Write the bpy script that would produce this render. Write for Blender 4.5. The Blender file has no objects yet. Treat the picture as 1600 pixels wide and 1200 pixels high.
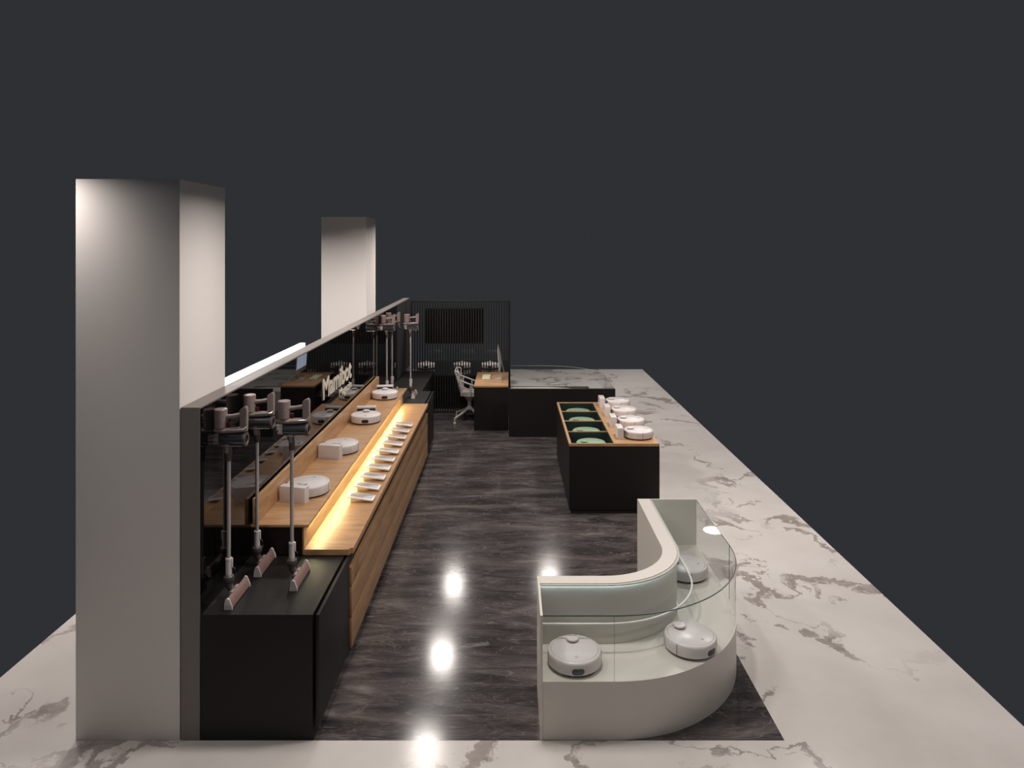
import bpy, bmesh, math, random
from mathutils import Vector, Matrix
random.seed(7)
R = math.radians
PI = math.pi
SC = bpy.context.scene
COL = SC.collection

# ------------------------------------------------------------ camera, world, lights, exposure
H = 3.09
cam = bpy.data.cameras.new('camera')
cam.sensor_width = 36.0
cam.lens = 36.0 * 1111 / 1600
cam.shift_x = (800 - 797) / 1600
cam.shift_y = -(600 - 383.5) / 1600
cam.clip_end = 200
camo = bpy.data.objects.new('camera', cam)
COL.objects.link(camo)
camo.location = (0, 0, H)
camo.rotation_euler = (PI / 2, 0, 0)
SC.camera = camo

w = bpy.data.worlds.new('world')
SC.world = w
w.use_nodes = True
w.node_tree.nodes['Background'].inputs[0].default_value = (0.0270, 0.0295, 0.0335, 1)
w.node_tree.nodes['Background'].inputs[1].default_value = 1.0

SC.view_settings.view_transform = 'Standard'
SC.view_settings.look = 'None'
SC.view_settings.gamma = 1
SC.view_settings.exposure = 0.0
SC.view_settings.use_curve_mapping = False

WARM = (1.0, 0.925, 0.87)
def downlight_or_fill(x, y, z, energy, size=0.34, spread=165, color=WARM):
    l = bpy.data.lights.new('downlight_or_fill', 'AREA')
    l.shape = 'DISK'; l.size = size; l.energy = energy; l.spread = R(spread); l.color = color
    o = bpy.data.objects.new('downlight_or_fill', l)
    COL.objects.link(o)
    o.location = (x, y, z)
    return o

ZL = 3.55
for x, y, e in [(-1.10, 9.31, 34), (-1.10, 11.5, 34), (-1.10, 13.9, 30), (0.78, 14.1, 30),
                (-1.10, 7.1, 17), (-1.10, 4.75, 19), (3.63, 12.7, 36), (3.63, 8.2, 38), (3.63, 5.2, 28),
                (0.25, 4.75, 32), (1.9, 8.6, 46),  # fill lamps added to brighten the front floor and the island
                (-3.35, 5.3, 24), (-3.35, 8.2, 88), (-3.35, 12.6, 30), (3.2, 16.6, 48)]:
    downlight_or_fill(x, y, ZL, e)
downlight_or_fill(-1.9, 2.2, ZL, 15)
downlight_or_fill(2.2, 2.6, ZL, 17)
downlight_or_fill(-2.93, 4.16, 3.60, 6.5, size=0.2)

# ------------------------------------------------------------ materials
def lin(c):
    c = c / 255.0
    return c / 12.92 if c <= 0.04045 else ((c + 0.055) / 1.055) ** 2.4
def rgb(r, g, b):
    return (lin(r), lin(g), lin(b), 1)

def mat(name, color, rough=0.5, metal=0.0, ior=1.5, bump=0.0, bscale=200, coat=0.0, var=0.0):
    m = bpy.data.materials.new(name)
    m.use_nodes = True
    nt = m.node_tree
    p = nt.nodes['Principled BSDF']
    p.inputs['Base Color'].default_value = color
    p.inputs['Roughness'].default_value = rough
    p.inputs['Metallic'].default_value = metal
    p.inputs['IOR'].default_value = ior
    p.inputs['Coat Weight'].default_value = coat
    tc = nt.nodes.new('ShaderNodeTexCoord')
    n = nt.nodes.new('ShaderNodeTexNoise')
    n.inputs['Scale'].default_value = bscale if bump else 6
    n.inputs['Detail'].default_value = 3
    nt.links.new(tc.outputs['Object'], n.inputs['Vector'])
    if bump:
        b = nt.nodes.new('ShaderNodeBump')
        b.inputs['Strength'].default_value = bump
        b.inputs['Distance'].default_value = 0.002
        nt.links.new(n.outputs['Fac'], b.inputs['Height'])
        nt.links.new(b.outputs['Normal'], p.inputs['Normal'])
    if var:
        mr = nt.nodes.new('ShaderNodeMapRange')
        mr.inputs['To Min'].default_value = rough - var
        mr.inputs['To Max'].default_value = rough + var
        nt.links.new(n.outputs['Fac'], mr.inputs['Value'])
        nt.links.new(mr.outputs['Result'], p.inputs['Roughness'])
    return m

def ramp(nt, fac, stops, interp='LINEAR'):
    r = nt.nodes.new('ShaderNodeValToRGB')
    r.color_ramp.interpolation = interp
    els = r.color_ramp.elements
    els[0].position, els[0].color = stops[0]
    els[1].position, els[1].color = stops[-1]
    for pos, c in stops[1:-1]:
        e = els.new(pos); e.color = c
    nt.links.new(fac, r.inputs['Fac'])
    return r.outputs['Color']

def noise(nt, vec, scale, detail=4, rough=0.5, dist=0.0):
    n = nt.nodes.new('ShaderNodeTexNoise')
    n.inputs['Scale'].default_value = scale
    n.inputs['Detail'].default_value = detail
    n.inputs['Roughness'].default_value = rough
    n.inputs['Distortion'].default_value = dist
    nt.links.new(vec, n.inputs['Vector'])
    return n

def mapping(nt, scale=(1, 1, 1), rot=(0, 0, 0), loc=(0, 0, 0)):
    tc = nt.nodes.new('ShaderNodeTexCoord')
    mp = nt.nodes.new('ShaderNodeMapping')
    mp.inputs['Scale'].default_value = scale
    mp.inputs['Rotation'].default_value = rot
    mp.inputs['Location'].default_value = loc
    nt.links.new(tc.outputs['Object'], mp.inputs['Vector'])
    return mp.outputs['Vector']

def mixc(nt, fac, a, b, mode='MIX'):
    m = nt.nodes.new('ShaderNodeMix')
    m.data_type = 'RGBA'; m.blend_type = mode
    for sock, v in ((m.inputs[0], fac), (m.inputs[6], a), (m.inputs[7], b)):
        if hasattr(v, 'links') or hasattr(v, 'is_linked'):
            nt.links.new(v, sock)
        else:
            sock.default_value = v
    return m.outputs[2]

def math_(nt, op, a, b=None):
    m = nt.nodes.new('ShaderNodeMath'); m.operation = op
    for i, v in enumerate((a, b)):
        if v is None: continue
        if hasattr(v, 'is_linked'): nt.links.new(v, m.inputs[i])
        else: m.inputs[i].default_value = v
    return m.outputs[0]

def base(name):
    m = bpy.data.materials.new(name); m.use_nodes = True
    return m, m.node_tree, m.node_tree.nodes['Principled BSDF']

def marble():
    m, nt, p = base('white_marble')
    v = mapping(nt, (1, 1, 1), (0, 0, R(18)), (3.1, 1.7, 0))
    warp = noise(nt, v, 0.9, 6, 0.6)
    vm = nt.nodes.new('ShaderNodeVectorMath'); vm.operation = 'MULTIPLY_ADD'
    nt.links.new(warp.outputs['Color'], vm.inputs[0])
    vm.inputs[1].default_value = (1.3, 1.3, 0)
    nt.links.new(v, vm.inputs[2])
    n1 = noise(nt, vm.outputs[0], 0.62, 9, 0.58, 0.25)
    d = math_(nt, 'ABSOLUTE', math_(nt, 'SUBTRACT', n1.outputs['Fac'], 0.5))
    # vein width varies with a slow noise: hairlines here, broad stains there
    nw = noise(nt, vm.outputs[0], 1.15, 3, 0.5)
    wid = nt.nodes.new('ShaderNodeMapRange')
    wid.inputs['From Min'].default_value = 0.44; wid.inputs['From Max'].default_value = 0.66
    wid.inputs['To Min'].default_value = 0.0012; wid.inputs['To Max'].default_value = 0.042
    nt.links.new(nw.outputs['Fac'], wid.inputs['Value'])
    q = math_(nt, 'DIVIDE', d, wid.outputs['Result'])
    vein = ramp(nt, q, [(0.55, (1, 1, 1, 1)), (1.0, (0, 0, 0, 1))])
    presence = noise(nt, v, 0.7, 2)
    pr = ramp(nt, presence.outputs['Fac'], [(0.40, (0.15, 0.15, 0.15, 1)), (0.5, (1, 1, 1, 1))])
    fac = math_(nt, 'MULTIPLY', vein, pr)
    cl = noise(nt, v, 0.8, 5, 0.6)
    ground = ramp(nt, cl.outputs['Fac'], [(0.3, rgb(206, 199, 194)), (0.7, rgb(222, 217, 213))])
    stain = noise(nt, vm.outputs[0], 7, 6, 0.7)
    vc = ramp(nt, stain.outputs['Fac'], [(0.35, rgb(146, 136, 132)), (0.65, rgb(178, 170, 166))])
    nt.links.new(mixc(nt, fac, ground, vc), p.inputs['Base Color'])
    p.inputs['Roughness'].default_value = 0.17
    p.inputs['IOR'].default_value = 1.34
    return m

def slate():
    m, nt, p = base('dark_slate')
    v = mapping(nt, (0.5, 2.0, 1), (0, 0, R(4)))
    warp = noise(nt, v, 1.4, 3, 0.5)
    vm = nt.nodes.new('ShaderNodeVectorMath'); vm.operation = 'MULTIPLY_ADD'
    nt.links.new(warp.outputs['Color'], vm.inputs[0]); vm.inputs[1].default_value = (0.7, 0.7, 0)
    nt.links.new(v, vm.inputs[2])
    n1 = noise(nt, vm.outputs[0], 3.0, 12, 0.70, 0.3)
    col = ramp(nt, n1.outputs['Fac'], [(0.34, rgb(45, 42, 42)), (0.46, rgb(64, 59, 59)), (0.57, rgb(88, 82, 81)), (0.70, rgb(124, 117, 115))])
    v4 = mapping(nt, (0.9, 3.4, 1), (0, 0, R(-6)))
    wv = noise(nt, v4, 1.0, 2, 0.5)
    vm2 = nt.nodes.new('ShaderNodeVectorMath'); vm2.operation = 'MULTIPLY_ADD'
    nt.links.new(wv.outputs['Color'], vm2.inputs[0]); vm2.inputs[1].default_value = (0.8, 1.3, 0)
    nt.links.new(v4, vm2.inputs[2])
    out = col
    for sc, seedoff, wdt in ((1.6, 0.5, 0.0045), (2.3, 0.53, 0.005), (3.1, 0.48, 0.006), (4.3, 0.52, 0.008)):
        n2 = noise(nt, vm2.outputs[0], sc, 2, 0.5, 0.9)
        d = math_(nt, 'ABSOLUTE', math_(nt, 'SUBTRACT', n2.outputs['Fac'], seedoff))
        l = ramp(nt, d, [(0.0, (0.75, 0.75, 0.75, 1)), (wdt, (0, 0, 0, 1))])
        pn = noise(nt, v, 1.9 + sc, 3)
        pr = ramp(nt, pn.outputs['Fac'], [(0.40, (0, 0, 0, 1)), (0.55, (1, 1, 1, 1))])
        out = mixc(nt, math_(nt, 'MULTIPLY', l, pr), out, rgb(128, 121, 119))
    v3 = mapping(nt, (2.0, 40, 1))
    n3 = noise(nt, v3, 1.6, 4, 0.6)
    st = ramp(nt, n3.outputs['Fac'], [(0.3, (0.8, 0.8, 0.8, 1)), (0.7, (1.15, 1.15, 1.15, 1))])
    nt.links.new(mixc(nt, 1.0, out, st, 'MULTIPLY'), p.inputs['Base Color'])
    p.inputs['Roughness'].default_value = 0.135
    p.inputs['IOR'].default_value = 1.42
    b = nt.nodes.new('ShaderNodeBump'); b.inputs['Strength'].default_value = 0.04; b.inputs['Distance'].default_value = 0.001
    nt.links.new(n1.outputs['Fac'], b.inputs['Height'])
    nt.links.new(b.outputs['Normal'], p.inputs['Normal'])
    return m

def wood(name, axis='X', dark=1.0, rough=0.36):
    m, nt, p = base(name)
    sc = {'X': (2.6, 15, 15), 'Y': (15, 2.0, 15)}[axis]
    v = mapping(nt, sc, (0, 0, 0), (2.3, 0.7, 0.4))
    n1 = noise(nt, v, 1.5, 6, 0.6, 0.5)
    a = [c * dark for c in rgb(148, 108, 74)[:3]] + [1]
    b = [c * dark for c in rgb(183, 142, 102)[:3]] + [1]
    c = [c * dark for c in rgb(205, 168, 127)[:3]] + [1]
    col = ramp(nt, n1.outputs['Fac'], [(0.18, a), (0.5, b), (0.82, c)])
    v2 = mapping(nt, {'X': (2.2, 9, 9), 'Y': (9, 2.2, 9)}[axis])
    n2 = noise(nt, v2, 0.8, 3, 0.5)
    kn = ramp(nt, n2.outputs['Fac'], [(0.26, (0.62, 0.52, 0.44, 1)), (0.37, (1, 1, 1, 1))])
    nt.links.new(mixc(nt, 1.0, col, kn, 'MULTIPLY'), p.inputs['Base Color'])
    p.inputs['Roughness'].default_value = rough
    bp = nt.nodes.new('ShaderNodeBump'); bp.inputs['Strength'].default_value = 0.15; bp.inputs['Distance'].default_value = 0.002
    nt.links.new(n1.outputs['Fac'], bp.inputs['Height'])
    nt.links.new(bp.outputs['Normal'], p.inputs['Normal'])
    return m

def pane(name, tint, ior=1.5, rough=0.0):
    """thin architectural glass: fresnel reflection over tinted see-through"""
    m = bpy.data.materials.new(name); m.use_nodes = True
    nt = m.node_tree
    nt.nodes.remove(nt.nodes['Principled BSDF'])
    out = nt.nodes['Material Output']
    t = nt.nodes.new('ShaderNodeBsdfTransparent'); t.inputs[0].default_value = tint
    g = nt.nodes.new('ShaderNodeBsdfGlossy'); g.inputs['Roughness'].default_value = rough
    # Schlick reflectance, the same from both sides of the sheet
    geo = nt.nodes.new('ShaderNodeNewGeometry')
    dt = nt.nodes.new('ShaderNodeVectorMath'); dt.operation = 'DOT_PRODUCT'
    nt.links.new(geo.outputs['Normal'], dt.inputs[0]); nt.links.new(geo.outputs['Incoming'], dt.inputs[1])
    c_ = math_(nt, 'SUBTRACT', 1.0, math_(nt, 'ABSOLUTE', dt.outputs['Value']))
    f0 = ((ior - 1) / (ior + 1)) ** 2 * 1.1
    fr_ = math_(nt, 'ADD', math_(nt, 'MULTIPLY', math_(nt, 'POWER', c_, 5.0), 1 - f0), f0)
    mx = nt.nodes.new('ShaderNodeMixShader')
    nt.links.new(fr_, mx.inputs[0]); nt.links.new(t.outputs[0], mx.inputs[1]); nt.links.new(g.outputs[0], mx.inputs[2])
    nt.links.new(mx.outputs[0], out.inputs[0])
    return m

def glow(name, color, strength):
    m, nt, p = base(name)
    p.inputs['Base Color'].default_value = (0, 0, 0, 1)
    p.inputs['Emission Color'].default_value = color
    p.inputs['Emission Strength'].default_value = strength
    return m

M = dict(
    marble=marble(), slate=slate(),
    plaster=mat('white_plaster', rgb(225, 219, 215), 0.75, bump=0.05),
    wall_grey=mat('grey_wall_paint', rgb(126, 119, 114), 0.6, bump=0.05),
    mirror=mat('black_glass', (0.0035, 0.003, 0.003, 1), 0.015, ior=1.34),
    black=mat('black_laminate', rgb(25, 22, 20), 0.48, ior=1.36, bump=0.1, bscale=500, var=0.03),
    black_matte=mat('black_matte', rgb(20, 18, 17), 0.7),
    wood=wood('oak_veneer', 'X'),
    wood_edge=wood('oak_veneer_upright', 'Y'),
    wood_front=wood('oak_veneer_lengthwise', 'Y', 0.75, 0.42),
    white_case=mat('white_lacquer', rgb(214, 209, 200), 0.4, bump=0.03),
    white_rail=mat('white_rail', rgb(235, 233, 228), 0.35),
    white_plastic=mat('white_plastic', rgb(220, 213, 211), 0.33),
    white_gloss=mat('white_gloss_lid', rgb(222, 216, 215), 0.3, ior=1.4),
    seam=mat('dark_seam', rgb(52, 47, 47), 0.5),
    sensor=mat('dark_sensor_window', rgb(34, 31, 29), 0.2),
    rose=mat('copper_turret_ring', rgb(120, 78, 70), 0.35),
    green_pit=mat('dark_green_lining', rgb(16, 34, 30), 0.45),
    glass=pane('clear_glass', (0.955, 0.972, 0.966, 1)),
    glass_green=pane('green_glass', (0.76, 0.93, 0.78, 1)),
    glass_edge=mat('glass_edge', rgb(60, 76, 70), 0.2),
    taupe=mat('taupe_plastic', rgb(134, 119, 115), 0.38),
    taupe_dark=mat('dark_taupe_plastic', rgb(84, 75, 73), 0.4),
    steel=mat('brushed_steel', rgb(182, 175, 172), 0.3, metal=0.2),
    chrome=mat('chrome', rgb(225, 222, 220), 0.16, metal=0.8),
    smoke=mat('smoked_cup', rgb(52, 54, 56), 0.06, ior=1.6, coat=0.5),
    red=mat('red_trigger', rgb(92, 26, 24), 0.4),
    pink=mat('brush_cover', rgb(140, 112, 106), 0.3),
    slat=mat('black_slat', rgb(22, 20, 19), 0.5, bump=0.05),
    tv=mat('dark_screen', rgb(14, 10, 8), 0.25),
    bench=mat('black_gloss_bench', rgb(16, 15, 15), 0.08, ior=1.5),
    chair=mat('chair_white', rgb(196, 188, 183), 0.4),
    alu=mat('aluminium', rgb(205, 198, 194), 0.35, metal=0.35),
    screen=glow('monitor_glow', rgb(206, 220, 240), 1.6),
    lightbox=glow('lightbox_glow', (1, 1, 1, 1), 2.4),
    cool_led=glow('cool_led', (0.70, 0.93, 1.0, 1), 5.0),
    led=glow('warm_led', (0.93, 0.95, 0.53, 1), 72),
    keys=mat('key_caps', rgb(232, 226, 190), 0.5),
    tile_grey=mat('grey_insert', rgb(150, 147, 152), 0.3),
    letter=mat('cream_letter', rgb(226, 218, 200), 0.5),
)

# ------------------------------------------------------------ mesh helpers
class MB:
    def __init__(self): self.bm = bmesh.new()
    def box(self, x0, x1, y0, y1, z0, z1, bev=0.0, mtx=None, seg=2):
        t = bmesh.new()
        bmesh.ops.create_cube(t, size=1)
        for v in t.verts:
            v.co = Vector(((x0 + x1) / 2 + v.co.x * (x1 - x0), (y0 + y1) / 2 + v.co.y * (y1 - y0), (z0 + z1) / 2 + v.co.z * (z1 - z0)))
        if bev: bmesh.ops.bevel(t, geom=t.edges[:], offset=bev, segments=seg, affect='EDGES', profile=0.6)
        return self._add(t, mtx)
    def _add(self, t, mtx=None):
        if mtx: bmesh.ops.transform(t, matrix=mtx, verts=t.verts)
        me = bpy.data.meshes.new('tmp'); t.to_mesh(me); t.free()
        self.bm.from_mesh(me); bpy.data.meshes.remove(me)
        return self
    def cyl(self, p0, p1, r0, r1=None, n=24, caps=True):
        r1 = r0 if r1 is None else r1
        p0, p1 = Vector(p0), Vector(p1)
        d = p1 - p0
        t = bmesh.new()
        bmesh.ops.create_cone(t, cap_ends=caps, segments=n, radius1=r0, radius2=r1, depth=d.length)
        q = Vector((0, 0, 1)).rotation_difference(d.normalized())
        return self._add(t, Matrix.Translation((p0 + p1) / 2) @ q.to_matrix().to_4x4())
    def lathe(self, prof, n=64, mtx=None):
        t = bmesh.new()
        rings = []
        for r, z in prof:
            if r < 1e-6: rings.append([t.verts.new((0, 0, z))])
            else: rings.append([t.verts.new((r * math.cos(2 * PI * i / n), r * math.sin(2 * PI * i / n), z)) for i in range(n)])
        for a, b in zip(rings, rings[1:]):
            for i in range(n):
                j = (i + 1) % n
                if len(a) == 1 and len(b) == 1: continue
                if len(a) == 1: t.faces.new((a[0], b[i], b[j]))
                elif len(b) == 1: t.faces.new((a[i], a[j], b[0]))
                else: t.faces.new((a[i], a[j], b[j], b[i]))
        bmesh.ops.recalc_face_normals(t, faces=t.faces)
        return self._add(t, mtx)
    def tube(self, pts, r, n=10, closed=False):
        """swept tube through pts; r one radius or a list"""
        pts = [Vector(p) for p in pts]
        rs = r if isinstance(r, (list, tuple)) else [r] * len(pts)
        t = bmesh.new(); rings = []
        up = Vector((0, 0, 1))
        for i, p in enumerate(pts):
            d = (pts[min(i + 1, len(pts) - 1)] - pts[max(i - 1, 0)]).normalized()
            a = d.cross(up)
            if a.length < 0.05: a = d.cross(Vector((0, 1, 0)))
            a.normalize(); b = d.cross(a).normalized()
            rings.append([t.verts.new(p + (a * math.cos(2 * PI * k / n) + b * math.sin(2 * PI * k / n)) * rs[i]) for k in range(n)])
        for A, B in zip(rings, rings[1:]):
            for k in range(n): t.faces.new((A[k], A[(k + 1) % n], B[(k + 1) % n], B[k]))
        t.faces.new(rings[0]); t.faces.new(rings[-1])
        bmesh.ops.recalc_face_normals(t, faces=t.faces)
        return self._add(t)
    def prism(self, outline, z0, z1, mtx=None, bev=0.0):
        t = bmesh.new()
        lo = [t.verts.new((x, y, z0)) for x, y in outline]
        hi = [t.verts.new((x, y, z1)) for x, y in outline]
        n = len(lo)
        t.faces.new(lo); t.faces.new(hi)
        for i in range(n): t.faces.new((lo[i], lo[(i + 1) % n], hi[(i + 1) % n], hi[i]))
        bmesh.ops.recalc_face_normals(t, faces=t.faces)
        if bev: bmesh.ops.bevel(t, geom=[e for e in t.edges], offset=bev, segments=2, affect='EDGES')
        return self._add(t, mtx)
    def build(self, name, m, parent=None, smooth=True, angle=35):
        me = bpy.data.meshes.new(name)
        if smooth:
            for f in self.bm.faces: f.smooth = True
            for e in self.bm.edges:
                if len(e.link_faces) == 2 and e.calc_face_angle(0) > R(angle): e.smooth = False
        self.bm.to_mesh(me); self.bm.free()
        me.materials.append(m)
        o = bpy.data.objects.new(name, me)
        COL.objects.link(o)
        if parent: o.parent = parent
        return o

def box(name, m, x0, x1, y0, y1, z0, z1, parent=None, bev=0.0, mtx=None):
    return MB().box(x0, x1, y0, y1, z0, z1, bev, mtx).build(name, m, parent)

def thing(name, label, cat, loc=(0, 0, 0), rz=0, group=None):
    o = bpy.data.objects.new(name, None)
    o.empty_display_size = 0.1
    COL.objects.link(o)
    o.location = loc; o.rotation_euler = (0, 0, rz)
    o['label'] = label; o['category'] = cat
    if group: o['group'] = group
    return o
def tag(o, label, cat, group=None):
    o['label'] = label; o['category'] = cat
    if group: o['group'] = group
    return o
def struct(o):
    o['kind'] = 'structure'; return o
def dup(root, loc, rz, label):
    r = root.copy(); COL.objects.link(r); r.location = loc; r.rotation_euler = (0, 0, rz); r['label'] = label
    for ch in list(root.children):
        c = ch.copy(); COL.objects.link(c); c.parent = r
        for g in list(ch.children):
            d = g.copy(); COL.objects.link(d); d.parent = c
    return r

# ------------------------------------------------------------ setting
FY = 4.438
f = MB()
f.box(-3.645, 3.30, 2.6, FY, -0.12, 0); f.box(-3.645, -2.055, FY, 17.74, -0.12, 0)
f.box(1.713, 3.30, FY, 17.74, -0.12, 0); f.box(-2.055, 1.713, 15.6, 17.74, -0.12, 0)
struct(f.build('floor', M['marble'], smooth=False))
struct(box('floor', M['slate'], -2.055, 1.713, FY, 15.6, -0.12, 0))

wl = struct(box('wall_left', M['wall_grey'], -2.055, -1.937, FY, 13.71, 0, 2.078))

COLS = [(-2.712, -2.062, FY, 5.144, 'wide white square column standing at the near end of the grey wall'),
        (-2.738, -2.085, 10.31, 11.02, 'white square column rising behind the middle of the grey wall')]
for x0, x1, y0, y1, lab in COLS:
    o = box('column', M['plaster'], 0, x1 - x0, 0, y1 - y0, 0, 3.505, bev=0.003)
    o.location = (x0, y0, 0)
    tag(o, lab, 'column', 'white columns')

# glossy black panels on the room side of the wall
edges = [FY + 0.004, 6.66, 8.88, 12.06]
labs = ['glossy black wall panel behind the three nearest stick vacuums', 'glossy black wall panel carrying the cream lettering',
        'glossy black wall panel behind the farthest stick vacuums']
for i, lab in enumerate(labs):
    tag(box('wall_panel', M['mirror'], -1.936, -1.930, edges[i] + 0.002, edges[i + 1] - 0.002, 0.02, 2.070), lab, 'wall panel', 'black wall panels')
tag(box('wall_panel', M['black_matte'], -1.936, -1.915, 12.064, 13.705, 0.80, 2.074), 'matt black wall panel in the far corner beside the slatted screen', 'wall panel')

# lightbox on the back of the wall
lb = thing('lightbox', 'bright white lightbox fixed behind the grey wall, its lit top showing above it', 'lightbox', (-2.10, 5.2, 0))
box('housing', M['plaster'], -0.012, 0.0, 0, 1.94, 1.2, 2.112, lb)
box('diffuser', M['lightbox'], 0.0, 0.043, 0, 1.94, 1.205, 2.112, lb)

# ------------------------------------------------------------ lettering
def glyph_mesh(s, size, depth, off):
    c = bpy.data.curves.new('glyph', 'FONT'); c.body = s; c.size = size; c.extrude = depth; c.offset = off; c.resolution_u = 6
    o = bpy.data.objects.new('glyph', c); COL.objects.link(o)
    bpy.context.view_layer.update()
    dg = bpy.context.evaluated_depsgraph_get()
    ev = o.evaluated_get(dg)
    me = bpy.data.meshes.new_from_object(ev)
    xs = [v.co.x for v in me.vertices]
    bpy.data.objects.remove(o); bpy.data.curves.remove(c)
    return me, (min(xs), max(xs)) if xs else (0, 0)

def letters(parent, text, y0, width, zb, cap, off, depth=0.012):
    _, (a, b) = glyph_mesh(text, 1, 0, off)
    me0, _ = glyph_mesh('M', 1, 0, off)
    hcap = max(v.co.y for v in me0.vertices)
    sx = width / (b - a); sz = cap / hcap
    for i, ch in enumerate(text):
        pre, (pa, pb) = glyph_mesh(text[:i + 1], 1, 0, off)
        me, (ca, cb) = glyph_mesh(ch, 1, depth, off)
        dx = pb - cb
        # glyph x -> world +Y, glyph y -> world Z, extrusion -> world X
        for v in me.vertices:
            gx, gy, gz = v.co
            v.co = Vector((gz, (gx + dx - a) * sx, gy * sz))
        me.materials.clear(); me.materials.append(M['letter'])
        me.flip_normals() if hasattr(me, 'flip_normals') else None
        o = bpy.data.objects.new('letter', me); COL.objects.link(o); o.parent = parent
        o.location = (0, y0, zb)
sg = thing('wall_sign', 'raised cream lettering on the glossy black wall', 'sign', (-1.9255, 7.32, 1.37))
letters(sg, 'Mamibot', 0.0, 1.31, 0.13, 0.208, 0.022, 0.003)
letters(sg, 'Magazin', 0.70, 0.61, 0.005, 0.09, 0.012, 0.003)

# ------------------------------------------------------------ black end cabinets
def black_cabinet(label, loc, depth, ztop):
    t = thing('cabinet', label, 'cabinet', loc)
    box('body', M['black'], 0, 0.696, 0, depth, 0.07, ztop, t)
    box('door', M['black'], 0.716, 0.736, 0.0, depth - 0.004, 0.085, ztop, t, bev=0.0015)
    box('door_hinge_rail', M['black_matte'], 0.697, 0.715, 0.1, depth - 0.1, 0.2, 0.6, t)
    box('plinth', M['black_matte'], 0.0, 0.70, 0.0, depth, 0.0, 0.07, t)
    return t
c1 = black_cabinet('matt black cabinet at the near end, three stick vacuums on top', (-1.929, FY + 0.003, 0), 0.842, 0.783)
c2 = black_cabinet('matt black cabinet at the far end of the oak counter, stick vacuums on top', (-1.929, 10.165, 0), 0.94, 0.815)
c3 = thing('cabinet', 'low black cabinet in the far corner against the slatted screen', 'cabinet', (-1.929, 11.12, 0))
box('body', M['black'], 0, 0.532, 0, 1.98, 0.06, 0.78, c3)
box('plinth', M['black_matte'], 0, 0.50, 0.02, 1.97, 0, 0.06, c3)

# ------------------------------------------------------------ oak display counter
OY0, OY1 = 5.288, 10.16
L = OY1 - OY0
oc = thing('base_cabinet', 'long low cabinet with oak plank front under the glowing lower worktop', 'cabinet', (0, OY0, 0))
box('body', M['black'], -1.929, -1.205, 0.02, L - 0.002, 0.09, 0.786, oc)
for z0, z1 in ((0.095, 0.316), (0.322, 0.549), (0.555, 0.695)):
    box('front_panel', M['wood_front'], -1.204, -1.178, 0.0, L, z0, z1, oc, bev=0.002)
box('plinth', M['black_matte'], -1.929, -1.225, 0.03, L - 0.01, 0, 0.09, oc)
ow = MB()
ow.prism([(-1.531, 0.0), (-1.195, 0.0), (-1.195, 0.03), (-1.172, 0.03), (-1.172, L), (-1.531, L)], 0.787, 0.829)
o = ow.build('worktop', M['wood']); o.location = (0, OY0, 0)
tag(o, 'long oak worktop washed in warm yellow light, row of white tablets on it', 'worktop')
us = thing('raised_shelf', 'raised oak display shelf along the black wall with docks and robot vacuums', 'shelf', (0, OY0, 0.83))
box('body', M['black'], -1.929, -1.546, 0.002, L - 0.002, -0.043, 0.162, us)
box('upper_worktop', M['wood'], -1.929, -1.50, 0.0, 5.06, 0.163, 0.183, us, bev=0.0015)
box('riser', M['wood_edge'], -1.545, -1.532, 0.004, L, -0.043, 0.162, us)
box('upstand', M['wood_edge'], -1.915, -1.886, 0.0, 4.95, 0.184, 0.375, us, bev=0.001)
box('led_spill_lip', M['wood_edge'], -1.5145, -1.511, 0.115, L - 0.145, 0.150, 0.1625, us)  # added lips that keep the strip's light off the black cabinet
box('led_spill_lip', M['wood_edge'], -1.531, -1.511, 0.105, 0.1145, 0.148, 0.1625, us)
box('led_strip', M['led'], -1.527, -1.515, 0.12, L - 0.15, 0.156, 0.1625, us)

# ------------------------------------------------------------ small tablets on the lower worktop
def make_tablet():
    t = thing('sample_tablet', 'tmp', 'tablet', group='small white sample tablets on the lit oak shelf')
    mt = Matrix.Rotation(R(8), 4, 'Y')
    MB().box(-0.118, 0.118, -0.066, 0.066, -0.007, 0.007, 0.004, Matrix.Translation((0, 0, 0.036)) @ mt).build('tray', M['white_plastic'], t)
    MB().box(-0.095, 0.098, -0.040, 0.046, 0.007, 0.0095, 0.001, Matrix.Translation((0, 0, 0.036)) @ mt).build('grey_panel', M['tile_grey'], t)
    MB().prism([(-0.09, 0), (0.03, 0), (-0.02, 0.028), (-0.09, 0.038)], -0.03, 0.03, Matrix.Rotation(PI / 2, 4, 'X')).build('wedge_foot', M['white_plastic'], t)
    return t
t0 = make_tablet()
ords = ['tenth and nearest', 'ninth', 'eighth', 'seventh', 'sixth', 'fifth', 'fourth', 'third', 'second', 'first and farthest']
t0.location = (-1.318, 6.30, 0.829); t0['label'] = 'small white tablet, nearest in the row on the lit worktop'
near = ['', 'second nearest', 'third nearest', 'fourth nearest', 'fifth nearest', 'sixth nearest', 'fourth from the far end', 'third from the far end', 'second from the far end', 'farthest']
for i in range(1, 10):
    dup(t0, (-1.318 - 0.0015 * i, 6.30 + 0.285 * i, 0.829), 0, 'small white tablet, %s in the row on the lit worktop' % near[i])

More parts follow.
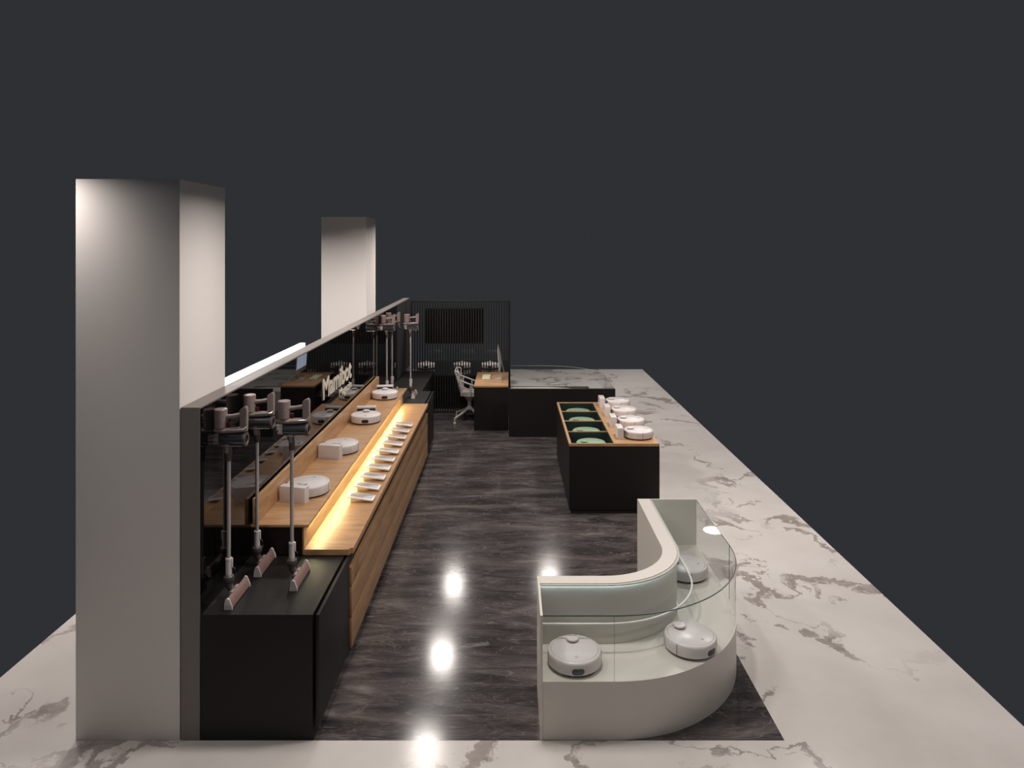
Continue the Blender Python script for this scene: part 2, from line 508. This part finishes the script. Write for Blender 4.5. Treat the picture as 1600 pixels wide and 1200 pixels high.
# ------------------------------------------------------------ robot vacuums
def make_robot(label):
    t = thing('robot_vacuum', label, 'robot vacuum')
    MB().lathe([(0, 0.004), (0.160, 0.004), (0.167, 0.010), (0.170, 0.016)], 72).build('chassis', M['seam'], t)
    MB().lathe([(0.168, 0.013), (0.1745, 0.018), (0.1755, 0.05), (0.1750, 0.080), (0.172, 0.0875), (0.166, 0.0925), (0.158, 0.0945), (0.1545, 0.0945), (0.1535, 0.0915), (0, 0.0915)], 96).build('body', M['white_plastic'], t)
    MB().lathe([(0.1525, 0.0918), (0.1520, 0.0945), (0.1500, 0.0958), (0, 0.0962)], 96).build('lid', M['white_gloss'], t)
    MB().lathe([(0.1545, 0.0925), (0.1522, 0.0932), (0.1522, 0.0925)], 96).build('lid_seam', M['seam'], t)
    tx = -0.092
    tm = Matrix.Translation((tx, 0, 0))
    MB().lathe([(0.036, 0.096), (0.036, 0.104)], 40, tm).build('turret_base', M['rose'], t)
    MB().lathe([(0.0385, 0.104), (0.0400, 0.1055), (0.0400, 0.1130), (0.037, 0.1160), (0, 0.1165)], 40, tm).build('lidar_turret', M['white_plastic'], t)
    for a in (82, -82):
        MB().box(0.160, 0.1765, -0.0016, 0.0016, 0.016, 0.086, mtx=Matrix.Rotation(R(a), 4, 'Z')).build('bumper_seam', M['seam'], t)
    # sensor window: a rounded dark lens following the bumper curve
    w_ = MB(); n = 14; top = []; rowsz = []
    bm = bmesh.new()
    hw, hh = 0.040, 0.0195
    grid = []
    for i in range(n + 1):
        u = -hw + 2 * hw * i / n
        e = max(0.0, abs(u) - (hw - hh * 0.95))
        h = math.sqrt(max(0.0, (hh * 0.98) ** 2 - e ** 2)) if e else hh * 0.98
        h = max(h, 0.002)
        a = u / 0.176
        grid.append([bm.verts.new((0.1768 * math.cos(a), 0.1768 * math.sin(a), 0.043 + k * h)) for k in (-1, -0.5, 0.5, 1)])
    for A, B in zip(grid, grid[1:]):
        for k in range(3): bm.faces.new((A[k], B[k], B[k + 1], A[k + 1]))
    ext = bmesh.ops.extrude_face_region(bm, geom=bm.faces[:])
    for v in [g for g in ext['geom'] if isinstance(g, bmesh.types.BMVert)]:
        d = Vector((v.co.x, v.co.y, 0)).normalized(); v.co -= d * 0.006
    bmesh.ops.recalc_face_normals(bm, faces=bm.faces)
    w_._add(bm); w_.build('sensor_window', M['sensor'], t)
    # button: a small ring and dot on the lid near the front
    bt = MB()
    ring = [(0.100 + 0.0085 * math.cos(2 * PI * k / 20), 0.0085 * math.sin(2 * PI * k / 20), 0.0963) for k in range(21)]
    bt.tube(ring, 0.0009, 5)
    bt.build('button_ring', M['seam'], t)
    # exhaust holes left and right of the back
    for side in (1, -1):
        v = MB()
        for i in range(7):
            for j in range(6):
                a = PI + side * R(26 + i * 5.4 + (j % 2) * 2.2)
                z = 0.026 + j * 0.009
                p = Vector((0.1757 * math.cos(a), 0.1757 * math.sin(a), z))
                q = p * 1.0; q.x *= 0.985; q.y *= 0.985; q.z = z
                v.cyl(q, p, 0.0026, n=6)
        v.build('exhaust_grille', M['seam'], t)
    return t

G_OAK, G_ISL, G_CASE, G_PIT, G_FAR = ('robot vacuums on the upper oak shelf', 'robot vacuums docked on the island', 'robot vacuums in the curved glass case',
                                     'robot vacuums sunk under green glass', 'robot vacuums beyond the slatted screen')
rb = make_robot('white robot vacuum facing forward at the front left of the curved glass case')
rb['group'] = G_CASE
rb.location = (0.419, 4.640, 0.367); rb.rotation_euler = (0, 0, R(-90 + 3))
def robot(x, y, z, deg, label, group):
    r = dup(rb, (x, y, z), R(deg), label); r['group'] = group; return r
robot(1.223, 4.822, 0.367, -52, 'white robot vacuum at the curved corner of the glass case, angled to the right', G_CASE)
robot(1.455, 5.885, 0.367, -8, 'white robot vacuum half hidden by the white wall in the side arm of the case', G_CASE)
ZU = 1.013
robot(-1.697, 5.984, ZU, 90 - 13, 'white robot vacuum behind a dock, nearest one on the oak shelf', G_OAK)
robot(-1.705, 7.175, ZU, 90 - 13, 'white robot vacuum behind a dock, second nearest on the oak shelf', G_OAK)
robot(-1.700, 8.385, ZU, -90 + 8, 'white robot vacuum facing forward, nearer of the two with a dock behind', G_OAK)
robot(-1.704, 9.685, ZU, -90 + 8, 'white robot vacuum facing forward at the far end of the oak shelf', G_OAK)
isl_y = [8.485, 9.02, 9.585, 10.12]
nm = ['nearest', 'second nearest', 'third nearest', 'farthest']
for k, y in enumerate(isl_y):
    robot(1.528, y, 0.806, 0, 'white robot vacuum on the island beside a white dock, %s of the four' % nm[k], G_ISL)
pit_y = [8.48, 9.01, 9.55, 10.07]
for k, y in enumerate(pit_y):
    robot(0.965, y, 0.657, 20, 'robot vacuum looking pale green under island glass, %s of four compartments' % nm[k], G_PIT)
for k, (x, lab) in enumerate([(-1.69, 'left'), (-0.97, 'middle'), (-0.41, 'right')]):
    robot(x, 14.35, 0.622, -90, 'white robot vacuum glimpsed through the slatted screen, %s one of three' % lab, G_FAR)

# charging docks
def make_dock(label):
    """local: contact face looks to +Y, 0.225 long in X, 0.075 deep in Y"""
    t = thing('charging_dock', label, 'charging dock')
    MB().box(-0.113, 0.113, -0.038, 0.034, 0.0, 0.131, 0.004).build('housing', M['white_plastic'], t)
    MB().box(-0.108, 0.108, 0.034, 0.040, 0.030, 0.112, 0.001).build('contact_panel', M['sensor'], t)
    MB().box(-0.09, 0.09, 0.034, 0.060, 0.0, 0.004, 0.001).build('foot_plate', M['white_plastic'], t)
    return t
dk = make_dock('white charging dock in front of the nearest robot vacuum on the oak shelf')
dk['group'] = 'charging docks on the oak shelf'
dk.location = (-1.748, 5.762, ZU); dk.rotation_euler = (0, 0, R(-13))
dup(dk, (-1.756, 6.953, ZU), R(-13), 'white charging dock in front of the second robot vacuum on the oak shelf')
dup(dk, (-1.738, 8.608, ZU), R(180 + 8), 'white charging dock with black face behind the nearer forward facing robot vacuum')
dup(dk, (-1.742, 9.908, ZU), R(180 + 8), 'white charging dock with black face behind the farthest robot vacuum on oak')
for k, y in enumerate(isl_y):
    d = dup(dk, (1.305, y, 0.806), R(-90), 'upright white charging dock on the island, %s of the four in the row' % nm[k])
    d['group'] = 'charging docks on the island'

# ------------------------------------------------------------ stick vacuums
def make_stick(label):
    """local: origin under the pole on the counter, motor head spreads along X, brush lies along Y"""
    t = thing('stick_vacuum', label, 'stick vacuum', group='cordless stick vacuums on the black cabinets')
    # motor pod
    mp = MB(); mp.lathe([(0, 1.112), (0.034, 1.112), (0.040, 1.118), (0.0425, 1.18), (0.0425, 1.182), (0.0415, 1.183), (0.0415, 1.185), (0.0425, 1.186), (0.0425, 1.234), (0.039, 1.238), (0, 1.239)], 36, Matrix.Translation((-0.053, 0, 0)))
    mp.build('motor_pod', M['taupe'], t)
    # handle grip slab with sloping top
    g = MB(); g.prism([(0.078, 1.10), (0.122, 1.10), (0.124, 1.236), (0.116, 1.256), (0.090, 1.244), (0.078, 1.236)], -0.021, 0.021, Matrix.Rotation(PI / 2, 4, 'X'), 0.004)
    g.build('handle', M['taupe'], t)
    br = MB(); br.tube([(-0.02, 0, 1.184), (0.03, 0, 1.190), (0.085, 0, 1.198)], [0.017, 0.013, 0.015], 14); br.build('carry_bar', M['taupe'], t)
    tr = MB(); tr.box(-0.010, 0.012, -0.008, 0.012, 1.116, 1.15, 0.004); tr.build('trigger', M['red'], t)
    # deck between the pods
    d = MB(); d.tube([(-0.106, 0, 1.098), (-0.09, 0, 1.100), (-0.03, 0, 1.094), (0.04, 0, 1.098), (0.10, 0, 1.104), (0.122, 0, 1.104)], [0.014, 0.026, 0.032, 0.031, 0.026, 0.016], 20)
    for v in d.bm.verts: v.co.z = 1.1 + (v.co.z - 1.1) * 0.62; v.co.y *= 1.15
    d.build('deck', M['taupe'], t)
    ch = MB(); ch.tube([(0.0, -0.034, 1.106), (0.05, -0.034, 1.108), (0.11, -0.031, 1.113), (0.128, -0.02, 1.13)], 0.003, 8); ch.build('chrome_trim', M['chrome'], t)
    # dust cup lying along X
    mx = Matrix.Translation((0, 0, 1.040)) @ Matrix.Rotation(PI / 2, 4, 'Y')
    c = MB(); c.lathe([(0, -0.052), (0.036, -0.052), (0.042, -0.046), (0.044, 0.0), (0.044, 0.104), (0.0, 0.104)], 36, mx); c.build('dust_cup', M['smoke'], t)
    r_ = MB(); r_.lathe([(0.030, 0.102), (0.0455, 0.102), (0.047, 0.108), (0.0455, 0.118), (0.030, 0.120), (0.026, 0.112)], 36, mx); r_.build('cup_ring', M['taupe_dark'], t)
    cb = MB(); cb.lathe([(0, 0.104), (0.027, 0.104), (0.025, 0.116), (0, 0.118)], 28, mx); cb.build('filter_cap', M['sensor'], t)
    ctr = MB()
    for y_, z_ in ((-0.026, 1.014), (0.026, 1.014)):
        ctr.tube([(-0.03, y_ * 1.6, z_ - 0.010), (0.10, y_ * 1.6, z_ - 0.010)], 0.0022, 6)
    ctr.build('cup_trim', M['chrome'], t)
    cy = MB()
    for k, (z_, rr) in enumerate(((1.070, 0.012), (1.046, 0.013), (1.022, 0.012))):
        for y_ in (-0.024, 0.004):
            cy.cyl((-0.100 + 0.006 * k, y_, z_), (-0.054, y_, z_), rr * 0.75, rr, 16)
    cy.build('cyclone_cones', M['chrome'], t)
    # neck and pole
    nk = MB(); nk.tube([(-0.010, -0.012, 1.045), (-0.006, -0.008, 0.99), (0.0, 0, 0.955), (0.0, 0, 0.90)], [0.028, 0.024, 0.021, 0.0195], 20); nk.build('neck', M['taupe_dark'], t)
    lt = MB(); lt.box(-0.012, 0.012, -0.036, -0.016, 0.955, 1.025, 0.005); lt.build('latch', M['taupe'], t)
    MB().cyl((0, 0, 0.18), (0, 0, 0.90), 0.0125, n=20).build('pole', M['steel'], t)
    cl = MB(); cl.cyl((0, 0, 0.155), (0, 0, 0.245), 0.0195, n=24); cl.cyl((0, 0, 0.247), (0, 0, 0.262), 0.0205, n=24); cl.box(0.012, 0.026, -0.008, 0.008, 0.2, 0.262, 0.003)
    cl.build('pole_collar', M['white_plastic'], t)
    lp = MB(); lp.tube([(0.012, 0.03, 0.10), (0.030, 0.038, 0.135), (0.026, 0.036, 0.175), (0.008, 0.028, 0.195)], 0.0035, 8); lp.build('hose_loop', M['taupe_dark'], t)
    j = MB(); j.lathe([(0, 0.098), (0.022, 0.100), (0.033, 0.112), (0.036, 0.128), (0.033, 0.144), (0.02, 0.156), (0, 0.158)], 32); j.build('swivel_joint', M['taupe_dark'], t)
    e = MB(); e.tube([(0, 0, 0.115), (0.002, 0, 0.085), (0.016, 0, 0.060), (0.040, 0, 0.045)], [0.026, 0.023, 0.021, 0.020], 18); e.build('elbow', M['taupe_dark'], t)
    ro = MB(); ro.cyl((0.034, -0.055, 0.050), (0.034, 0.055, 0.050), 0.0165, n=24); ro.cyl((0.034, -0.062, 0.050), (0.034, 0.062, 0.050), 0.010, n=16)
    ro.build('pivot_tube', M['taupe'], t)
    hd = MB(); hd.prism([(0.034, 0.004), (0.038, 0.044), (0.044, 0.064), (0.053, 0.070), (0.062, 0.064), (0.080, 0.020), (0.082, 0.004)], -0.150, 0.150, Matrix.Rotation(PI / 2, 4, 'X'), 0.003)
    hd.build('brush_head', M['pink'], t)
    for s_ in (-1, 1):
        ec = MB(); ec.prism([(0.031, 0.0), (0.035, 0.046), (0.042, 0.068), (0.053, 0.075), (0.065, 0.068), (0.084, 0.021), (0.086, 0.0)], -0.006, 0.006, Matrix.Translation((0, s_ * 0.154, 0)) @ Matrix.Rotation(PI / 2, 4, 'X'), 0.002)
        ec.build('end_cap', M['white_plastic'], t)
    return t
sv = make_stick('grey stick vacuum at the front left corner of the near black cabinet')
Z1 = 0.783
sv.location = (-1.842, 4.655, Z1)
dup(sv, (-1.815, 5.10, Z1), 0, 'grey stick vacuum at the back of the near cabinet, its brush in shadow')
dup(sv, (-1.504, 4.90, Z1), 0, 'grey stick vacuum standing right on the near cabinet, beside the oak counter')
dup(sv, (-1.835, 10.58, 0.815), 0, 'distant stick vacuum standing behind the farthest charging dock')
dup(sv, (-1.815, 10.93, 0.815), 0, 'distant stick vacuum at the back of the far black cabinet')
dup(sv, (-1.500, 10.72, 0.815), 0, 'distant stick vacuum standing alone nearest the dark television')

# ------------------------------------------------------------ curved glass display case
RO = 1.045
XO = 1.697
def offset_path(d, y_end, x_start, n=28):
    """outline offset d inwards from the outer face: front run, quarter circle, side run"""
    cx, cy = XO - RO, FY + RO
    r = RO - d
    pts = [(x_start, FY + d)]
    for i in range(n + 1):
        a = -PI / 2 + (PI / 2) * i / n
        pts.append((cx + r * math.cos(a), cy + r * math.sin(a)))
    pts.append((XO - d, y_end))
    return pts
def band(d0, d1, z0, z1, y_end, x_start, mirror=None):
    o = offset_path(d0, y_end, x_start) + offset_path(d1, y_end, x_start)[::-1]
    return MB().prism(o, z0, z1)
def curved_case(label, loc=(0, 0, 0)):
    t = thing('glass_display_case', label, 'display case', (0.20, FY, 0))
    def B(name, m, mb, parent=t):
        o = mb.build(name, m, parent); o.location = (-0.20, -FY, 0); return o
    XS, YE = 0.205, 6.484
    e = 0.003
    B('base', M['white_case'], band(e, 0.425, 0.0, 0.305, YE - 0.012, XS))
    B('shelf', M['white_case'], band(0.001, 0.425, 0.306, 0.365, YE - 0.012, XS))
    B('inner_wall', M['white_case'], band(0.427, 0.535, 0.0, 0.779, YE - 0.012, XS))
    B('side_panel', M['white_case'], MB().box(0.189, 0.204, FY + 0.001, FY + 0.537, 0, 0.779))
    B('end_panel', M['white_case'], MB().box(XO - 0.537, XO - 0.001, YE - 0.011, YE + 0.002, 0, 0.779))
    B('led_cover', M['white_case'], band(0.408, 0.4262, 0.765, 0.774, YE - 0.02, XS + 0.004))
    B('led_strip', M['cool_led'], band(0.414, 0.424, 0.7615, 0.7645, YE - 0.02, XS + 0.004))
    B('rail', M['white_rail'], band(0.312, 0.324, 0.553, 0.563, YE - 0.014, XS + 0.001))
    g = MB(); t_ = bmesh.new()
    A_, B_ = offset_path(0.325, YE - 0.014, XS + 0.001), offset_path(0.426, YE - 0.014, XS + 0.001)
    lo = [t_.verts.new((x, y, 0.558)) for x, y in A_]; hi = [t_.verts.new((x, y, 0.558)) for x, y in B_]
    for i in range(len(A_) - 1): t_.faces.new((lo[i], lo[i + 1], hi[i + 1], hi[i]))
    g._add(t_); B('inner_shelf', M['glass'], g)
    # glass sheets as thin shells
    g = MB(); t_ = bmesh.new()
    P = offset_path(0.006, YE - 0.014, XS + 0.002, 40)
    lo = [t_.verts.new((x, y, 0.366)) for x, y in P]; hi = [t_.verts.new((x, y, 0.772)) for x, y in P]
    for i in range(len(P) - 1): t_.faces.new((lo[i], lo[i + 1], hi[i + 1], hi[i]))
    g._add(t_); B('curved_glass', M['glass'], g)
    g = MB(); t_ = bmesh.new()
    Q = offset_path(0.4265, YE - 0.014, XS + 0.002, 40)
    lo = [t_.verts.new((x, y, 0.776)) for x, y in P]; hi = [t_.verts.new((x, y, 0.776)) for x, y in Q]
    for i in range(len(P) - 1): t_.faces.new((lo[i], lo[i + 1], hi[i + 1], hi[i]))
    g._add(t_); B('glass_top', M['glass'], g)
    B('glass_edge', M['glass_edge'], band(0.002, 0.006, 0.7725, 0.7785, YE - 0.014, XS + 0.002))
    j = MB(); j.box(0.6505, 0.6520, FY + 0.004, FY + 0.008, 0.366, 0.772); j.box(XO - 0.008, XO - 0.004, 5.484, 5.4855, 0.366, 0.772)
    B('glass_joint', M['glass_edge'], j)
    return t
curved_case('white display case with curved glass corner at the front right of the kiosk')

# rear case: mirrored layout seen behind its black back panel
def rear_case():
    t = thing('glass_display_case', 'far display case with a black back panel and curved clear glass above', 'display case', (-0.02, 11.46, 0))
    def B(name, m, mb): 
        o = mb.build(name, m, t); o.location = (0.02, -11.46, 0); return o
    B('back_panel', M['black'], MB().box(-0.02, 1.697, 11.46, 11.52, 0, 0.774))
    def path(d, n=28, r0=1.045):
        cx, cy, r = 1.697 - r0, 13.69 - r0, r0 - d
        pts = [(1.697 - d, 11.53)]
        for i in range(n + 1):
            a = (PI / 2) * i / n
            pts.append((cx + r * math.cos(a), cy + r * math.sin(a)))
        pts.append((0.012, 13.69 - d)); return pts
    def bnd(d0, d1, z0, z1): return MB().prism(path(d0) + path(d1)[::-1], z0, z1)
    B('base', M['white_case'], bnd(0.003, 0.425, 0, 0.305))
    B('shelf', M['white_case'], bnd(0.001, 0.425, 0.306, 0.365))
    B('rail', M['alu'], bnd(0.0, 0.005, 0.770, 0.777))
    g = MB(); b_ = bmesh.new()
    P = path(0.006); lo = [b_.verts.new((x, y, 0.366)) for x, y in P]; hi = [b_.verts.new((x, y, 0.770)) for x, y in P]
    for i in range(len(P) - 1): b_.faces.new((lo[i], lo[i + 1], hi[i + 1], hi[i]))
    g._add(b_); B('curved_glass', M['glass'], g)
rear_case()

# ------------------------------------------------------------ island with sunken compartments
isl = thing('island_counter', 'black island counter with oak rim and four green glass compartments', 'counter', (0.681, 8.19, 0))
IX0, IX1, IY0, IY1 = 0.681, 1.722, 8.19, 10.36
def I(name, m, mb):
    o = mb.build(name, m, isl); o.location = (-0.681, -8.19, 0); return o
b = MB()
b.box(IX0, IX1, IY0, IY1, 0.045, 0.60); b.box(1.20, IX1, IY0, IY1, 0.60, 0.775); b.box(IX0, 0.70, IY0, IY1, 0.60, 0.775)
b.box(0.70, 1.20, IY0, IY0 + 0.02, 0.60, 0.775); b.box(0.70, 1.20, IY1 - 0.02, IY1, 0.60, 0.775)
I('body', M['black'], b)
I('plinth', M['black_matte'], MB().box(IX0 + 0.02, IX1 - 0.02, IY0 + 0.02, IY1 - 0.02, 0, 0.045))
CY = [8.212, 8.742, 9.275, 9.805, 10.338]
wt = MB()
wt.box(1.20, IX1, IY0, IY1, 0.776, 0.806); wt.box(IX0, 0.708, IY0, IY1, 0.776, 0.806)
wt.box(0.708, 1.20, IY0, CY[0], 0.776, 0.806); wt.box(0.708, 1.20, CY[4], IY1, 0.776, 0.806)
I('worktop', M['wood'], wt)
for k in range(3):
    I('divider', M['wood'], MB().box(0.709, 1.199, CY[k + 1] - 0.006, CY[k + 1] + 0.006, 0.640, 0.806))
for k in range(4):
    a, c = CY[k] + (0.0075 if k else 0.001), CY[k + 1] - (0.0075 if k < 3 else 0.001)
    p = MB()
    p.box(0.709, 1.199, a, c, 0.645, 0.655); p.box(0.709, 0.715, a, c, 0.655, 0.795); p.box(1.193, 1.199, a, c, 0.655, 0.795)
    p.box(0.715, 1.193, a, a + 0.006, 0.655, 0.795); p.box(0.715, 1.193, c - 0.006, c, 0.655, 0.795)
    I('compartment_lining', M['green_pit'], p)
    g = MB(); b_ = bmesh.new()
    vs = [b_.verts.new(q) for q in ((0.710, a, 0.799), (1.198, a, 0.799), (1.198, c, 0.799), (0.710, c, 0.799))]
    b_.faces.new(vs); g._add(b_); I('glass_lid', M['glass_green'], g)

# ------------------------------------------------------------ desk, monitor, keyboard, chair
dk_ = thing('desk', 'black office desk with an oak top against the slatted screen', 'desk', (-0.602, 11.86, 0))
box('desktop', M['wood'], 0, 0.572, 0, 1.262, 0.722, 0.752, dk_, bev=0.001)
box('end_panel', M['black'], 0, 0.572, 0.002, 0.03, 0.0, 0.721, dk_)
box('back_panel', M['black'], 0.545, 0.572, 0.031, 1.262, 0.0, 0.721, dk_)
box('far_panel', M['black'], 0, 0.544, 1.235, 1.262, 0.0, 0.721, dk_)
box('drawer_unit', M['black'], 0.15, 0.543, 0.04, 0.45, 0.1, 0.72, dk_)

mo = thing('computer_monitor', 'slim silver monitor with lit screen standing edge-on on the desk', 'monitor', (-0.20, 12.50, 0.752))
pr = MB()
nz = 16
t_ = bmesh.new(); rings = []
# housing: flat front (-X) and bulging back (+X)
for i in range(nz + 1):
    v = i / nz; z = 0.115 + 0.44 * v
    row = []
    for k in range(13):
        u = -1 + 2 * k / 12
        bulge = 0.004 + 0.042 * (1 - (2 * v - 1) ** 2) * (1 - u * u * 0.9)
        row.append(t_.verts.new((bulge, u * 0.30, z)))
    rings.append(row)
front = [[t_.verts.new((0, r[k].co.y, r[k].co.z)) for k in range(13)] for r in rings]
for G, fl in ((rings, 0), (front, 1)):
    for a, c in zip(G, G[1:]):
        for k in range(12): t_.faces.new((a[k], a[k + 1], c[k + 1], c[k]))
for k in range(12):
    t_.faces.new((rings[0][k], rings[0][k + 1], front[0][k + 1], front[0][k])); t_.faces.new((rings[-1][k], rings[-1][k + 1], front[-1][k + 1], front[-1][k]))
for i in range(nz):
    t_.faces.new((rings[i][0], rings[i + 1][0], front[i + 1][0], front[i][0])); t_.faces.new((rings[i][-1], rings[i + 1][-1], front[i + 1][-1], front[i][-1]))
bmesh.ops.recalc_face_normals(t_, faces=t_.faces)
rot = Matrix.Translation((0, 0, 0.335)) @ Matrix.Rotation(R(-4), 4, 'Y') @ Matrix.Translation((0, 0, -0.335))
pr._add(t_, rot); pr.build('housing', M['alu'], mo)
MB().box(-0.002, -0.0005, -0.285, 0.285, 0.19, 0.54, mtx=rot).build('screen', M['screen'], mo)
st = MB(); st.tube([(0.040, 0, 0.33), (0.062, 0, 0.25), (0.098, 0, 0.10), (0.105, 0, 0.012)], [0.006] * 4, 8)
for v in st.bm.verts: v.co.y *= 9
st.build('stand', M['alu'], mo)
MB().box(-0.075, 0.11, -0.10, 0.10, 0, 0.008, 0.003).build('foot', M['alu'], mo)

kb = thing('keyboard', 'small pale keyboard lying on the oak desk in front of the monitor', 'keyboard', (-0.42, 12.60, 0.752))
MB().box(-0.075, 0.075, -0.22, 0.22, 0, 0.012, 0.004).build('tray', M['alu'], kb)
k_ = MB()
for i in range(5):
    for j in range(14):
        k_.box(-0.066 + i * 0.027, -0.043 + i * 0.027, -0.211 + j * 0.0302, -0.185 + j * 0.0302, 0.012, 0.0165)
k_.build('keys', M['keys'], kb)

ch = thing('office_chair', 'white faceted openwork swivel chair pulled up to the oak desk', 'chair', (-0.72, 12.62, 0))
def strut(mb, a, b, r=0.011): mb.tube([a, b], r, 8)
bk = MB()
TL, TR = (-0.245, -0.20, 0.895), (-0.245, 0.20, 0.895)
ML, MR = (-0.165, -0.25, 0.70), (-0.165, 0.25, 0.70)
BL, BR = (-0.13, -0.16, 0.455), (-0.13, 0.16, 0.455)
FTL, FTR = (-0.17, -0.24, 0.875), (-0.17, 0.24, 0.875)
C0, C1 = (-0.20, 0, 0.79), (-0.17, 0, 0.60)
for a, c in ((TL, TR), (TL, FTL), (TR, FTR), (FTL, ML), (FTR, MR), (TL, ML), (TR, MR), (ML, BL), (MR, BR), (TL, C0), (TR, C0), (ML, C0), (MR, C0), (C0, C1), (ML, C1), (MR, C1), (C1, BL), (C1, BR), (TL, BL), (TR, BR)):
    strut(bk, a, c, 0.0105)
bk.build('backrest', M['chair'], ch)
stt = MB()
stt.prism([(-0.15, -0.17), (0.02, -0.235), (0.24, -0.21), (0.27, 0), (0.24, 0.21), (0.02, 0.235), (-0.15, 0.17)], 0.455, 0.475)
stt.prism([(-0.12, -0.15), (0.02, -0.20), (0.22, -0.18), (0.24, 0), (0.22, 0.18), (0.02, 0.20), (-0.12, 0.15)], 0.476, 0.515, bev=0.008)
stt.build('seat', M['chair'], ch)
for s_ in (-1, 1):
    a = MB(); y = 0.235 * s_
    strut(a, (-0.155, y, 0.735), (0.09, y, 0.645), 0.013); strut(a, (-0.125, y, 0.735), (-0.125, y, 0.47), 0.012); strut(a, (0.03, y, 0.665), (0.035, y, 0.47), 0.014)
    strut(a, (-0.165, y, 0.65), (0.03, y, 0.565), 0.010); strut(a, (0.09, y, 0.645), (0.20, y * 0.9, 0.48), 0.012)
    a.build('armrest', M['chair'], ch)
cn = MB(); cn.cyl((0, 0, 0.335), (0, 0, 0.454), 0.035, 0.13, 24); cn.cyl((0, 0, 0.22), (0, 0, 0.335), 0.032, 0.035, 24); cn.build('column', M['chair'], ch)
cb = MB(); cb.cyl((0, 0, 0.19), (0, 0, 0.235), 0.055, 0.045, 24); cb.build('hub', M['chair'], ch)
for k in range(4):
    a = R(45 + 90 * k); dx, dy = math.cos(a), math.sin(a)
    l = MB(); l.tube([(dx * 0.03, dy * 0.03, 0.212), (dx * 0.18, dy * 0.18, 0.135), (dx * 0.345, dy * 0.345, 0.075)], [0.026, 0.021, 0.017], 12)
    l.cyl((dx * 0.345, dy * 0.345, 0.016), (dx * 0.345, dy * 0.345, 0.085), 0.016, n=16)
    lo = l.build('leg', M['chair'], ch)
    MB().cyl((dx * 0.345, dy * 0.345, 0.0), (dx * 0.345, dy * 0.345, 0.015), 0.026, 0.02, 20).build('glide', M['white_rail'], lo)

# ------------------------------------------------------------ slatted screen, television, bench beyond
ss = thing('slatted_screen', 'tall black screen of narrow vertical slats closing the back of the kiosk', 'screen', (-1.83, 13.13, 0))
s_ = MB(); n = 38; W = 1.80
for i in range(n):
    x = 0.02 + (W - 0.05) * i / (n - 1)
    s_.box(x - 0.0115, x + 0.0115, 0.0, 0.03, 0.02, 2.045)
s_.build('slats', M['slat'], ss)
fr = MB(); fr.box(0.0, W + 0.035, 0.0, 0.035, 2.046, 2.07); fr.box(W - 0.005, W + 0.035, -0.0, 0.30, 0, 2.045); fr.box(-0.005, 0.006, 0, 0.035, 0, 2.045); fr.box(0.007, W - 0.006, 0, 0.035, 0, 0.018)
fr.build('frame', M['slat'], ss)
tv = thing('television', 'dark wide television hanging behind the slats of the black screen', 'television', (-1.035, 13.25, 1.26))
MB().box(-0.545, 0.545, 0, 0.04, 0, 0.66, 0.004).build('casing', M['tv'], tv)
MB().box(-0.53, 0.53, -0.003, -0.0005, 0.015, 0.645).build('display', M['tv'], tv)
MB().box(-0.2, 0.2, 0.041, 0.10, 0.15, 0.5).build('bracket', M['slat'], tv)
be = thing('display_bench', 'glossy black bench beyond the slatted screen under three robot vacuums', 'bench', (-1.85, 13.5, 0))
box('body', M['bench'], 0, 1.82, 0, 1.75, 0, 0.62, be)
g = MB(); g.box(0, 1.82, 1.70, 1.708, 0.622, 0.88); g.build('glass_back', M['glass'], be)
g = MB(); g.box(0, 1.82, 1.70, 1.709, 0.881, 0.886); g.build('glass_edge', M['glass_edge'], be)
